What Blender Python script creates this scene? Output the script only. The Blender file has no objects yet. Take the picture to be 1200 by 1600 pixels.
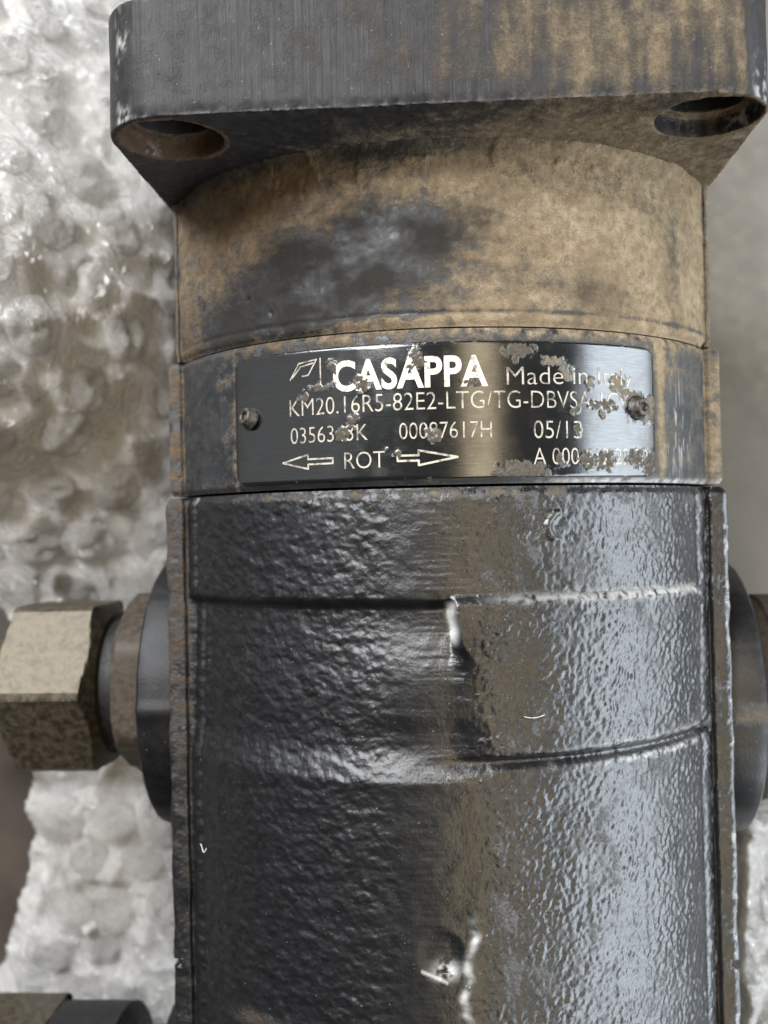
import bpy, bmesh, math
import numpy as np
from mathutils import Matrix, Vector, Quaternion

MM = 0.001
scene = bpy.context.scene
COL = scene.collection

# ---------------------------------------------------------------- camera
cam_data = bpy.data.cameras.new("camera")
cam = bpy.data.objects.new("camera", cam_data)
COL.objects.link(cam)
scene.camera = cam
cam_data.sensor_width = 36.0
cam_data.lens = 36.0
cam_data.clip_start = 0.005
cam_data.clip_end = 20.0
_n = Vector((92.0 / 1600.0, -20.0 / 1600.0, -1.0))
_q = Vector((0, 0, -1)).rotation_difference(_n)
_w2c = _q.to_matrix() @ Matrix.Rotation(math.radians(1.2), 3, 'Z')
cam.matrix_world = Matrix.Translation((0, 0, 0.256)) @ _w2c.transposed().to_4x4()
cam_data.dof.use_dof = True
cam_data.dof.focus_distance = 0.147
cam_data.dof.aperture_fstop = 19.0

# ---------------------------------------------------------------- light
world = bpy.data.worlds.new("World")
scene.world = world
world.use_nodes = True
world.node_tree.nodes["Background"].inputs[0].default_value = (0.85, 0.92, 1.0, 1)
world.node_tree.nodes["Background"].inputs[1].default_value = 0.03

def area(name, loc, target, sx, sy, radiance, color, roll=0.0):
    d = bpy.data.lights.new(name, 'AREA')
    d.shape = 'RECTANGLE'
    d.size, d.size_y = sx, sy
    d.energy = radiance * sx * sy * math.pi
    d.color = color
    o = bpy.data.objects.new(name, d)
    COL.objects.link(o)
    o.location = loc
    v = Vector(target) - Vector(loc)
    q = v.to_track_quat('-Z', 'Y')
    o.rotation_euler = (q @ Quaternion((0, 0, 1), roll)).to_euler()
    return o

# warm ceiling strip a little right of overhead, running along the motor
area("ceiling_strip_lamp", (0.54, 0.0, 2.05), (0.54, 0.0, 0.0), 0.44, 4.0, 3.5, (1.0, 0.82, 0.54))
# cool window on the right
area("window_light_right", (1.45, -0.30, 0.58), (0.0, 0.0, 0.10), 2.8, 0.90, 6.3, (0.84, 0.92, 1.0))
# dim side of the room on the left
area("dim_room_light_left", (-1.5, 0.75, 1.0), (0.0, 0.1, 0.08), 2.2, 2.0, 0.42, (0.97, 0.98, 1.0))
# window beyond the flange, to the left
area("window_light_far", (-1.0, 1.75, 1.05), (-0.08, 0.03, 0.05), 1.4, 1.0, 13.5, (0.95, 0.975, 1.0))
# small unseen lamp, added over the wrap to give it glints
area("added_glint_lamp", (-0.85, 0.95, 1.95), (-0.08, 0.03, 0.05), 0.5, 0.5, 58.0, (0.97, 0.98, 1.0))

scene.view_settings.view_transform = 'Standard'
scene.view_settings.look = 'None'
scene.view_settings.exposure = 0.12
scene.view_settings.gamma = 1.0
scene.view_settings.use_curve_mapping = False
scene.render.engine = 'CYCLES'
scene.cycles.use_denoising = True
scene.cycles.max_bounces = 8
scene.cycles.transparent_max_bounces = 12
scene.cycles.caustics_reflective = False
scene.cycles.caustics_refractive = False
scene.cycles.sample_clamp_indirect = 6.0

# ---------------------------------------------------------------- numpy noise
def _hash(ix, iy, iz, seed):
    h = (ix.astype(np.int64) * 374761393 + iy.astype(np.int64) * 668265263
         + iz.astype(np.int64) * 2147483647 + seed * 1274126177) & 0xFFFFFFFF
    h = ((h ^ (h >> 13)) * 1274126177) & 0xFFFFFFFF
    h = ((h ^ (h >> 16)) * 2246822519) & 0xFFFFFFFF
    h = h ^ (h >> 15)
    return (h & 0xFFFFFF).astype(np.float64) / 0xFFFFFF

def vnoise(x, y, z=None, seed=0):
    """smooth noise in -1..1"""
    x = np.asarray(x, float); y = np.asarray(y, float)
    x, y = np.broadcast_arrays(x, y)
    if z is None:
        ix, iy = np.floor(x), np.floor(y)
        fx, fy = x - ix, y - iy
        ux, uy = [f * f * f * (f * (f * 6 - 15) + 10) for f in (fx, fy)]
        out = 0
        for dx in (0, 1):
            for dy in (0, 1):
                a = _hash(ix + dx, iy + dy, ix * 0, seed) * 50.2655
                out = out + (ux if dx else 1 - ux) * (uy if dy else 1 - uy) * (np.cos(a) * (fx - dx) + np.sin(a) * (fy - dy))
        return out * 1.5
    z = np.asarray(z, float)
    ix, iy, iz = np.floor(x), np.floor(y), np.floor(z)
    fx, fy, fz = x - ix, y - iy, z - iz
    ux, uy, uz = [f * f * f * (f * (f * 6 - 15) + 10) for f in (fx, fy, fz)]
    out = 0
    for dx in (0, 1):
        for dy in (0, 1):
            for dz in (0, 1):
                hsh = _hash(ix + dx, iy + dy, iz + dz, seed) * 2 * math.pi * 8
                h2 = _hash(ix + dx, iy + dy, iz + dz, seed + 17) * 2 - 1
                rr = np.sqrt(np.maximum(0, 1 - h2 * h2))
                g = (np.cos(hsh) * rr * (fx - dx) + np.sin(hsh) * rr * (fy - dy) + h2 * (fz - dz))
                w = (ux if dx else 1 - ux) * (uy if dy else 1 - uy) * (uz if dz else 1 - uz)
                out = out + w * g
    return out * 1.7

def fbm(x, y, z=None, seed=0, octaves=4, gain=0.5):
    a, s, f = 1.0, 0.0, 1.0
    for i in range(octaves):
        s = s + a * vnoise(x * f, y * f, None if z is None else z * f, seed + i * 31)
        a *= gain; f *= 2.03
    return s

def sstep(a, b, x):
    t = np.clip((x - a) / (b - a), 0, 1)
    return t * t * (3 - 2 * t)

def gauss(x, y, cx, cy, rx, ry):
    return np.exp(-(((x - cx) / rx) ** 2 + ((y - cy) / ry) ** 2))

# ---------------------------------------------------------------- mesh helpers
def tagprops(o, label=None, category=None, group=None, kind=None):
    if label: o["label"] = label
    if category: o["category"] = category
    if group: o["group"] = group
    if kind: o["kind"] = kind
    return o

def empty(name, loc=(0, 0, 0)):
    o = bpy.data.objects.new(name, None)
    o.empty_display_size = 0.01
    COL.objects.link(o)
    o.location = loc
    return o

def link(name, me, mat, parent=None):
    o = bpy.data.objects.new(name, me)
    COL.objects.link(o)
    if mat is not None and len(me.materials) == 0:
        me.materials.append(mat)
    if parent is not None:
        o.parent = parent
    return o

def fast_mesh(name, verts, faces, smooth=True, attrs=None, extra_ngons=None):
    """verts (N,3) in mm, faces (M,4) or (M,3) int array"""
    me = bpy.data.meshes.new(name)
    verts = np.asarray(verts, float) * MM
    faces = np.asarray(faces, np.int32)
    loops = [faces.reshape(-1)]
    counts = [np.full(len(faces), faces.shape[1], np.int32)]
    smooths = [np.full(len(faces), smooth, bool)]
    if extra_ngons:
        for ng in extra_ngons:
            ng = np.asarray(ng, np.int32)
            loops.append(ng); counts.append(np.array([len(ng)], np.int32)); smooths.append(np.array([False]))
    loops = np.concatenate(loops); counts = np.concatenate(counts); smooths = np.concatenate(smooths)
    starts = np.concatenate([[0], np.cumsum(counts)[:-1]]).astype(np.int32)
    me.vertices.add(len(verts)); me.vertices.foreach_set("co", verts.reshape(-1))
    me.loops.add(len(loops)); me.loops.foreach_set("vertex_index", loops.astype(np.int32))
    me.polygons.add(len(counts))
    me.polygons.foreach_set("loop_start", starts)
    me.polygons.foreach_set("loop_total", counts)
    me.polygons.foreach_set("use_smooth", smooths)
    me.update(calc_edges=True)
    me.validate()
    for k, v in (attrs or {}).items():
        a = me.attributes.new(k, 'FLOAT', 'POINT')
        vv = np.zeros(len(me.vertices)); vv[:len(v)] = v
        a.data.foreach_set("value", vv.astype(np.float32))
    return me

def grid_faces(nu, nv, wrap_u=False):
    iu = np.arange(nu if wrap_u else nu - 1)
    iv = np.arange(nv - 1)
    U, V = np.meshgrid(iu, iv, indexing='ij')
    U2 = (U + 1) % nu
    return np.stack([U * nv + V, U2 * nv + V, U2 * nv + V + 1, U * nv + V + 1], -1).reshape(-1, 4)

def revolve_x(name, prof, n=64, hexa=None, loc=(0, 0, 0), sharp=32, jitter=0.0, seed=1):
    """surface round the X axis: prof = list of (x, r). hexa = half across-flats (corner up)
    clips the radius to a hexagon prism; hexa_rot handled by sign (negative = flat up)."""
    ang = np.arange(n) * 2 * math.pi / n
    prof = np.array(prof, float)
    X = np.repeat(prof[None, :, 0], n, 0); Rr = np.repeat(prof[None, :, 1], n, 0)
    if hexa:
        off = 0.0 if hexa > 0 else math.radians(30)
        a = abs(hexa)
        ph = np.mod(ang + off, math.radians(60)) - math.radians(30)
        hr = a / np.cos(ph)
        Rr = np.minimum(Rr, np.minimum(hr, a * 1.128)[:, None])
    if jitter:
        Rr = Rr + jitter * fbm(X * 0.8, np.cos(ang)[:, None] * 9 + 0 * X, np.sin(ang)[:, None] * 9 + 0 * X, seed, 3)
    Y = Rr * np.sin(ang)[:, None]; Z = Rr * np.cos(ang)[:, None]
    V = np.stack([X + loc[0], Y + loc[1], Z + loc[2]], -1).reshape(-1, 3)
    me = fast_mesh(name, V, grid_faces(n, len(prof), True))
    if sharp:
        me.set_sharp_from_angle(angle=math.radians(sharp))
    return me

# ---------------------------------------------------------------- materials
class NT:
    def __init__(self, name):
        self.m = bpy.data.materials.new(name)
        self.m.use_nodes = True
        self.t = self.m.node_tree
        self.t.nodes.clear()
        self.out = self.n('ShaderNodeOutputMaterial')
        tc = self.n('ShaderNodeTexCoord')
        mp = self.n('ShaderNodeMapping')
        mp.inputs['Scale'].default_value = (1000, 1000, 1000)
        self.l(tc.outputs['Object'], mp.inputs[0])
        self.co = mp.outputs[0]              # object coordinates in millimetres
    def n(self, typ, **kw):
        nd = self.t.nodes.new(typ)
        for k, v in kw.items():
            setattr(nd, k, v)
        return nd
    def l(self, a, b):
        self.t.links.new(a, b)
    def setin(self, sock, v):
        if hasattr(v, 'is_output') or isinstance(v, bpy.types.NodeSocket):
            self.l(v, sock)
        else:
            sock.default_value = v
    def scaled(self, s):
        mp = self.n('ShaderNodeMapping')
        mp.inputs['Scale'].default_value = s
        self.l(self.co, mp.inputs[0])
        return mp.outputs[0]
    def noise(self, scale, detail=4, rough=0.55, co=None, dist=0.0):
        nd = self.n('ShaderNodeTexNoise')
        self.l(co or self.co, nd.inputs['Vector'])
        nd.inputs['Scale'].default_value = scale
        nd.inputs['Detail'].default_value = detail
        nd.inputs['Roughness'].default_value = rough
        nd.inputs['Distortion'].default_value = dist
        return nd.outputs['Fac']
    def math(self, op, a, b=0.0, c=0.0, clamp=False):
        nd = self.n('ShaderNodeMath', operation=op)
        nd.use_clamp = clamp
        for i, v in enumerate((a, b, c)):
            self.setin(nd.inputs[i], v)
        return nd.outputs[0]
    def remap(self, v, a, b, c=0.0, d=1.0):
        nd = self.n('ShaderNodeMapRange')
        nd.interpolation_type = 'SMOOTHSTEP'
        self.setin(nd.inputs[0], v)
        for i, x in enumerate((a, b, c, d)):
            nd.inputs[i + 1].default_value = x
        return nd.outputs[0]
    def mix(self, f, a, b):
        nd = self.n('ShaderNodeMix', data_type='RGBA')
        self.setin(nd.inputs[0], f)
        for s, v in ((nd.inputs[6], a), (nd.inputs[7], b)):
            if isinstance(v, tuple):
                v = v if len(v) == 4 else (*v, 1)
            self.setin(s, v)
        return nd.outputs[2]
    def mixf(self, f, a, b):
        nd = self.n('ShaderNodeMix', data_type='FLOAT')
        self.setin(nd.inputs[0], f); self.setin(nd.inputs[2], a); self.setin(nd.inputs[3], b)
        return nd.outputs[0]
    def attr(self, name):
        nd = self.n('ShaderNodeAttribute')
        nd.attribute_name = name
        return nd.outputs['Fac']
    def bump(self, h, strength, dist, normal=None):
        nd = self.n('ShaderNodeBump')
        nd.inputs['Strength'].default_value = strength
        nd.inputs['Distance'].default_value = dist * MM
        self.l(h, nd.inputs['Height'])
        if normal is not None:
            self.l(normal, nd.inputs['Normal'])
        return nd.outputs[0]
    def principled(self, **kw):
        nd = self.n('ShaderNodeBsdfPrincipled')
        for k, v in kw.items():
            k = k.replace('_', ' ')
            if isinstance(v, tuple) and len(v) == 3:
                v = (*v, 1)
            self.setin(nd.inputs[k], v)
        return nd.outputs[0]
    def finish(self, sh):
        self.l(sh, self.out.inputs['Surface'])
        return self.m

def mat_paint(name, base=(0.014, 0.015, 0.017), rough=0.30, streak=False, peel=0.5, spec=0.7, soft=(0.22, 0.78),
              dlo=(0.245, 0.183, 0.112), dhi=(0.53, 0.425, 0.285), filmc=(0.10, 0.085, 0.062)):
    """black enamel with a caking of tan dust where the 'dust' attribute says so,
    bare metal and painted edge glints where 'bare' says so"""
    t = NT(name)
    fine = t.noise(2.4, 5, 0.65)
    grain = t.noise(6.0, 3, 0.7)
    broad = t.noise(0.22, 5, 0.6)
    d = t.attr('dust')
    dsum = t.math('ADD', d, t.math('MULTIPLY', t.math('SUBTRACT', fine, 0.5), 0.75))
    dsum = t.math('ADD', dsum, t.math('MULTIPLY', t.math('SUBTRACT', broad, 0.5), 0.5))
    df = t.remap(dsum, *soft)
    film = t.remap(t.math('ADD', d, t.math('MULTIPLY', t.math('SUBTRACT', broad, 0.5), 0.6)), 0.0, 0.9, 0.0, 0.55)
    mid = t.noise(0.75, 4, 0.6)
    dustc = t.mix(t.remap(t.math('ADD', t.math('MULTIPLY', grain, 0.5), t.math('MULTIPLY', mid, 0.5)), 0.34, 0.66), dlo, dhi)
    dustc = t.mix(t.remap(broad, 0.35, 0.65, 0, 0.45), dustc, tuple(0.75 * c for c in dlo))
    rust_or_shade = t.attr('rust_or_shade')
    dustc = t.mix(rust_or_shade, dustc, (0.105, 0.058, 0.032))  # rust, plus left-side shade painted into the dust colour
    pcol = t.mix(t.remap(t.noise(0.5, 4), 0.35, 0.7), base, tuple(min(1, c * 2.0) for c in base))
    pcol = t.mix(film, pcol, filmc)
    if streak:
        sv = t.noise(1.0, 5, 0.7, t.scaled((1.6, 0.05, 0.3)))
        pcol = t.mix(t.remap(sv, 0.3, 0.75), pcol, (0.026, 0.024, 0.023))
    specks = t.remap(t.noise(3.2, 1, 0.4), 0.76, 0.80, 0, 0.55)
    col = t.mix(df, pcol, dustc)
    col = t.mix(specks, col, (0.40, 0.35, 0.27))
    col = t.mix(t.attr('soot'), col, (0.032, 0.029, 0.026))
    bare_or_glint = t.attr('bare_or_glint')
    col = t.mix(bare_or_glint, col, (0.80, 0.80, 0.78))
    r = t.mixf(df, t.math('ADD', t.math('ADD', rough, t.attr('matte')), t.math('MULTIPLY', film, 0.5)), 0.92)
    r = t.mixf(t.math('MULTIPLY', t.attr('soot'), 0.85), r, 0.85)
    r = t.mixf(bare_or_glint, r, 0.38)
    h = t.math('ADD', t.math('MULTIPLY', t.math('MULTIPLY', grain, df), 1.0), t.math('MULTIPLY', fine, t.mixf(df, 0.25 * peel, 1.1)))
    if streak:
        h = t.math('ADD', h, t.math('MULTIPLY', sv, 0.5))
    nrm = t.bump(h, 0.8, 0.28)
    return t.finish(t.principled(Base_Color=col, Roughness=r, Normal=nrm, IOR=1.62,
                                 Metallic=t.math('MULTIPLY', bare_or_glint, 0.3),
                                 Specular_IOR_Level=t.mixf(df, t.math('MULTIPLY', spec, t.math('MULTIPLY_ADD', t.math('MULTIPLY_ADD', t.attr('soot'), 0.24, t.attr('matte')), -3.4, 1.0, clamp=True)), 0.15)))

M_paint = mat_paint("black_cast_enamel", base=(0.0055, 0.0057, 0.0065), rough=0.25, peel=1.2, spec=0.78, soft=(0.25, 1.2),
                    dlo=(0.10, 0.082, 0.06), dhi=(0.27, 0.225, 0.165), filmc=(0.030, 0.027, 0.024))
M_cover = mat_paint("dusty_black_cover", rough=0.42, soft=(0.08, 0.98), spec=0.5)
M_flange = mat_paint("worn_flange_paint", base=(0.016, 0.016, 0.018), rough=0.45, streak=True, peel=0.5, spec=0.2, soft=(0.10, 1.0),
                     dlo=(0.13, 0.097, 0.064), dhi=(0.36, 0.285, 0.185), filmc=(0.04, 0.034, 0.027))

def mat_plate():
    t = NT("dark_anodised_plate")
    br = t.noise(1.0, 4, 0.7, t.scaled((0.35, 9.0, 0.35)))
    fine = t.noise(2.6, 5, 0.65); grain = t.noise(7.0, 3, 0.7)
    d = t.attr('dust')
    df = t.remap(t.math('ADD', d, t.math('MULTIPLY', t.math('SUBTRACT', fine, 0.5), 0.55)), 0.30, 0.95)
    tan = t.attr('tan')
    dustc = t.mix(t.remap(grain, 0.3, 0.7), (0.045, 0.038, 0.029), (0.135, 0.112, 0.082))
    dustc = t.mix(tan, dustc, t.mix(t.remap(grain, 0.3, 0.7), (0.11, 0.088, 0.06), (0.30, 0.24, 0.165)))
    smear = t.remap(t.noise(0.3, 4, 0.6), 0.42, 0.75, 0, 0.35)
    mc = t.mix(t.remap(br, 0.3, 0.7), (0.10, 0.102, 0.103), (0.135, 0.137, 0.138))
    mc = t.mix(smear, mc, (0.10, 0.095, 0.085))
    col = t.mix(df, mc, dustc)
    rough = t.mixf(df, t.math('ADD', 0.15, t.math('MULTIPLY', smear, 0.25)), 0.85)
    h = t.math('ADD', t.math('MULTIPLY', br, 0.18), t.math('MULTIPLY', t.math('ADD', grain, fine), df))
    return t.finish(t.principled(Base_Color=col, Roughness=rough, Metallic=t.mixf(df, 0.92, 0.0),
                                 Normal=t.bump(h, 0.4, 0.10), Specular_IOR_Level=t.mixf(df, 0.5, 0.1)))
M_plate = mat_plate()

def mat_letter(name, c, lo):
    t = NT(name)
    wear = t.remap(t.noise(0.7, 5, 0.65), lo, lo + 0.18)
    col = t.mix(wear, c, (0.14, 0.13, 0.11))
    return t.finish(t.principled(Base_Color=col, Roughness=0.55, Metallic=0.25))
M_letter = mat_letter("engraved_bright_aluminium", (0.76, 0.71, 0.60), 0.52)
M_letter_dull = mat_letter("engraved_dull_aluminium", (0.52, 0.48, 0.40), 0.46)

def mat_metal(name, c1, c2, rough, metallic, sc=0.9, bumpd=0.12, spot=(0.03, 0.025, 0.02), spotlo=0.62):
    t = NT(name)
    a = t.noise(sc, 5, 0.65); b = t.noise(3.5, 3, 0.6)
    col = t.mix(t.remap(a, 0.35, 0.65), c1, c2)
    col = t.mix(t.remap(b, spotlo, spotlo + 0.15), col, spot)
    r = t.mixf(t.remap(a, 0.3, 0.7), rough, min(1, rough + 0.25))
    return t.finish(t.principled(Base_Color=col, Roughness=r, Metallic=metallic,
                                 Normal=t.bump(t.math('ADD', a, b), 0.4, bumpd)))
M_nut = mat_metal("dirty_zinc_nut", (0.058, 0.048, 0.035), (0.15, 0.128, 0.092), 0.32, 0.6, 0.7, 0.22, (0.035, 0.03, 0.024), 0.58)
M_adapter = mat_metal("brown_steel_adapter", (0.045, 0.035, 0.027), (0.085, 0.067, 0.05), 0.5, 0.35)
M_black = mat_metal("black_rubber", (0.006, 0.006, 0.007), (0.012, 0.012, 0.013), 0.5, 0.0)
M_rivet = mat_metal("worn_steel_rivet", (0.06, 0.058, 0.055), (0.16, 0.15, 0.135), 0.4, 0.8, 1.4, 0.06)
M_rust = mat_metal("rusty_rivet_bore", (0.16, 0.07, 0.025), (0.35, 0.20, 0.07), 0.8, 0.1, 3.0, 0.1)
M_boss = mat_metal("boss_enamel", (0.016, 0.017, 0.020), (0.035, 0.037, 0.043), 0.34, 0.0, 0.6, 0.08)
M_bosslight = mat_metal("boss_dusty_enamel", (0.014, 0.014, 0.016), (0.045, 0.044, 0.044), 0.36, 0.0, 0.8, 0.1)
M_fibre = mat_metal("white_lint", (0.7, 0.68, 0.62), (0.8, 0.78, 0.74), 0.8, 0.0)

def mat_table():
    t = NT("grey_bench")
    a = t.noise(0.02, 4, 0.5); b = t.noise(0.25, 5, 0.6)
    col = t.mix(t.remap(a, 0.35, 0.65), (0.095, 0.088, 0.075), (0.17, 0.163, 0.15))
    col = t.mix(t.remap(b, 0.4, 0.8, 0, 0.35), col, (0.22, 0.20, 0.165))
    return t.finish(t.principled(Base_Color=col, Roughness=0.45, Normal=t.bump(b, 0.2, 0.3)))
M_table = mat_table()

def mat_card():
    t = NT("brown_board")
    a = t.noise(0.06, 4, 0.6); b = t.noise(1.0, 4, 0.6)
    col = t.mix(t.remap(a, 0.35, 0.65), (0.042, 0.032, 0.024), (0.062, 0.048, 0.035))
    return t.finish(t.principled(Base_Color=col, Roughness=0.55, Normal=t.bump(b, 0.2, 0.1)))
M_card = mat_card()

def mat_wrap(name, alpha, rim=0.4):
    t = NT(name)
    def crease(sc, dist):
        n = t.noise(sc, 3, 0.55, dist=dist)
        return t.math('ABSOLUTE', t.math('SUBTRACT', n, 0.5))
    h = t.math('ADD', t.math('MULTIPLY', crease(0.20, 1.0), 2.2), t.math('MULTIPLY', crease(0.50, 1.4), 1.0))
    h = t.math('ADD', h, t.math('MULTIPLY', t.noise(0.9, 4, 0.6, dist=0.8), 0.16))
    nb = t.bump(h, 0.8, 2.6)
    def facets(sc, warp, amt, nin):
        nz = t.n('ShaderNodeTexNoise'); nz.inputs['Scale'].default_value = 0.16; nz.inputs['Detail'].default_value = 3
        t.l(t.co, nz.inputs['Vector'])
        w = t.n('ShaderNodeVectorMath', operation='MULTIPLY_ADD')
        t.l(nz.outputs['Color'], w.inputs[0]); w.inputs[1].default_value = (warp, warp, warp); t.l(t.co, w.inputs[2])
        v = t.n('ShaderNodeTexVoronoi'); v.inputs['Scale'].default_value = sc
        t.l(w.outputs[0], v.inputs['Vector'])
        c = t.n('ShaderNodeVectorMath', operation='MULTIPLY_ADD')
        t.l(v.outputs['Color'], c.inputs[0]); c.inputs[1].default_value = (amt, amt, amt * 0.3); c.inputs[2].default_value = (-amt / 2, -amt / 2, -amt * 0.15)
        a = t.n('ShaderNodeVectorMath', operation='ADD'); t.l(c.outputs[0], a.inputs[0]); t.l(nin, a.inputs[1])
        n = t.n('ShaderNodeVectorMath', operation='NORMALIZE'); t.l(a.outputs[0], n.inputs[0])
        return n.outputs[0]
    nrm = facets(0.42, 14.0, 0.55, facets(0.17, 22.0, 0.75, nb))
    lw = t.n('ShaderNodeLayerWeight'); lw.inputs['Blend'].default_value = 0.5
    t.l(nrm, lw.inputs['Normal'])
    al = t.mixf(lw.outputs['Facing'], alpha, min(1.0, alpha + rim))
    geo = t.n('ShaderNodeNewGeometry')
    vm = t.n('ShaderNodeMix', data_type='VECTOR'); vm.inputs[0].default_value = 0.6
    t.l(geo.outputs['Normal'], vm.inputs[4]); vm.inputs[5].default_value = (0, 0, 1)
    vn = t.n('ShaderNodeVectorMath', operation='NORMALIZE'); t.l(vm.outputs[1], vn.inputs[0])
    soft = vn.outputs[0]
    dif = t.n('ShaderNodeBsdfDiffuse'); dif.inputs[0].default_value = (0.80, 0.785, 0.765, 1)
    t.l(soft, dif.inputs['Normal'])
    trl = t.n('ShaderNodeBsdfTranslucent'); trl.inputs[0].default_value = (0.84, 0.825, 0.805, 1)
    m0 = t.n('ShaderNodeMixShader'); m0.inputs[0].default_value = 0.15
    t.l(dif.outputs[0], m0.inputs[1]); t.l(trl.outputs[0], m0.inputs[2])
    gl = t.n('ShaderNodeBsdfGlossy'); gl.inputs['Roughness'].default_value = 0.10
    t.l(nrm, gl.inputs['Normal'])
    fr = t.n('ShaderNodeFresnel'); fr.inputs['IOR'].default_value = 1.5
    t.l(nrm, fr.inputs['Normal'])
    m1 = t.n('ShaderNodeMixShader'); t.l(t.math('MULTIPLY_ADD', fr.outputs[0], 0.9, 0.33, clamp=True), m1.inputs[0])
    t.l(m0.outputs[0], m1.inputs[1]); t.l(gl.outputs[0], m1.inputs[2])
    tr = t.n('ShaderNodeBsdfTransparent'); tr.inputs[0].default_value = (0.96, 0.955, 0.945, 1)
    m2 = t.n('ShaderNodeMixShader'); t.l(al, m2.inputs[0])
    t.l(tr.outputs[0], m2.inputs[1]); t.l(m1.outputs[0], m2.inputs[2])
    return t.finish(m2.outputs[0])
M_film = mat_wrap("clear_film", 0.76)
M_bubble = mat_wrap("clear_bubble", 0.16, 0.75)

# ---------------------------------------------------------------- setting
def box_mesh(name, x0, x1, y0, y1, z0, z1, bev=0.0, seg=2):
    bm = bmesh.new()
    bmesh.ops.create_cube(bm, size=1)
    for v in bm.verts:
        v.co = Vector(((x0 + x1) / 2 + v.co.x * (x1 - x0), (y0 + y1) / 2 + v.co.y * (y1 - y0),
                       (z0 + z1) / 2 + v.co.z * (z1 - z0))) * MM
    if bev:
        bmesh.ops.bevel(bm, geom=bm.edges[:], offset=bev * MM, segments=seg, affect='EDGES')
    me = bpy.data.meshes.new(name); bm.to_mesh(me); bm.free()
    return me

bench = link("workbench", box_mesh("workbench", -420, 420, -420, 420, -30, 0, 2), M_table)
tagprops(bench, "plain grey brown surface far below the motor", "surface", kind="structure")

bx, by = np.meshgrid(np.linspace(-190, -84, 60), np.linspace(-150, 20, 100), indexing='ij')
bz = 1.2 + 0.5 * fbm(bx * 0.03, by * 0.03, None, 7, 3)
top = np.stack([bx, by, bz], -1).reshape(-1, 3)
bot = np.stack([bx, by, bz * 0 + 0.2], -1).reshape(-1, 3)
gf = grid_faces(60, 100)
nb = 6000
rim = [i * 100 for i in range(60)] + [59 * 100 + j for j in range(1, 100)] + [i * 100 + 99 for i in range(58, -1, -1)] + [j for j in range(98, 0, -1)]
rf = [[rim[i], rim[(i + 1) % len(rim)], rim[(i + 1) % len(rim)] + nb, rim[i] + nb] for i in range(len(rim))]
card = link("brown_board", fast_mesh("brown_board", np.concatenate([top, bot]),
            np.concatenate([gf, gf[:, ::-1] + nb, np.array(rf)[:, ::-1]])), M_card)
tagprops(card, "dark brown smooth board showing past the wrap edge behind the hex nut", "board")

# ---------------------------------------------------------------- motor
motor = empty("hydraulic_motor")
tagprops(motor, "black cast iron hydraulic gear motor, dusty, with name plate and bolt flange", "hydraulic motor")

R = 50.5
CROWN = 110.0
ZC = CROWN - R

def section(name, y0, y1, dy, xa, rail_x, rail_z, disp_fn, attr_fn, mat, ds=0.21, groove=0.9):
    """closed lengthwise body section: crowned top, side rail, straight sides, rounded belly"""
    th = math.asin(xa / R)
    zr = ZC + R * math.cos(th)
    arc = [(R * math.sin(a), ZC + R * math.cos(a)) for a in np.linspace(-th, th, 401)]
    left = [(-rail_x, 58.0), (-rail_x, rail_z - 0.8), (-rail_x + 0.25, rail_z - 0.25), (-rail_x + 0.9, rail_z),
            (-xa - 0.9, rail_z + 0.15), (-xa - 0.45, rail_z - groove)]
    right = [(-x, z) for x, z in left[::-1]]
    poly = np.array(left + arc + right)
    seg = np.sqrt((np.diff(poly, axis=0) ** 2).sum(1)); cum = np.concatenate([[0], np.cumsum(seg)])
    n = int(cum[-1] / ds)
    tt = np.linspace(0, cum[-1], n)
    px = np.interp(tt, cum, poly[:, 0]); pz = np.interp(tt, cum, poly[:, 1])
    # belly, coarse
    ba = np.linspace(0, math.pi, 26)[1:-1]
    bxs = rail_x * np.cos(ba); bzs = 46.0 - 40.0 * np.sin(ba)
    bel_x = np.concatenate([[rail_x], bxs, [-rail_x]]); bel_z = np.concatenate([[46.0], bzs, [46.0]])
    PX = np.concatenate([px, bel_x]); PZ = np.concatenate([pz, bel_z])
    tx = np.gradient(px); tz = np.gradient(pz); L = np.hypot(tx, tz) + 1e-9
    nx = np.concatenate([-tz / L, bel_x * 0]); nz = np.concatenate([tx / L, bel_x * 0])
    ys = np.linspace(y0, y1, max(2, int(round(abs(y1 - y0) / dy)) + 1))
    NP, NY = len(PX), len(ys)
    X = np.repeat(PX[:, None], NY, 1); Z = np.repeat(PZ[:, None], NY, 1); Y = np.repeat(ys[None, :], NP, 0)
    S = R * np.arctan2(X, np.maximum(Z - ZC, 1.0))
    topm = np.zeros(NP); topm[:n] = 1.0
    onarc = (np.abs(X) <= xa + 0.02) & (topm[:, None] > 0)
    rail = (np.abs(X) > xa + 0.02) & (topm[:, None] > 0)
    D = disp_fn(S, Y, X, Z, onarc, rail) * topm[:, None]
    X2 = X + nx[:, None] * D; Z2 = Z + nz[:, None] * D
    V = np.stack([X2, Y, Z2], -1).reshape(-1, 3)
    F = grid_faces(NP, NY, True)
    at = {k: v.reshape(-1) for k, v in attr_fn(S, Y, X, Z, onarc, rail).items()}
    nv = NP * NY
    capA = V.reshape(NP, NY, 3)[:, 0]; capB = V.reshape(NP, NY, 3)[:, -1]
    V = np.concatenate([V, capA, capB])
    ng = [np.arange(nv, nv + NP), np.arange(nv + 2 * NP - 1, nv + NP - 1, -1)]
    for k in at:
        at[k] = np.concatenate([at[k], np.zeros(2 * NP)])
    me = fast_mesh(name, V, F, True, at, ng)
    return link(name, me, mat, motor)

def end_round(Y, y0, y1, r=0.55, a=0.45):
    return -a * (np.exp(-((Y - y0) / r) ** 2) + np.exp(-((Y - y1) / r) ** 2))

def smooth_ridge(d, w):
    return np.exp(-(d / w) ** 2)

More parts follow.
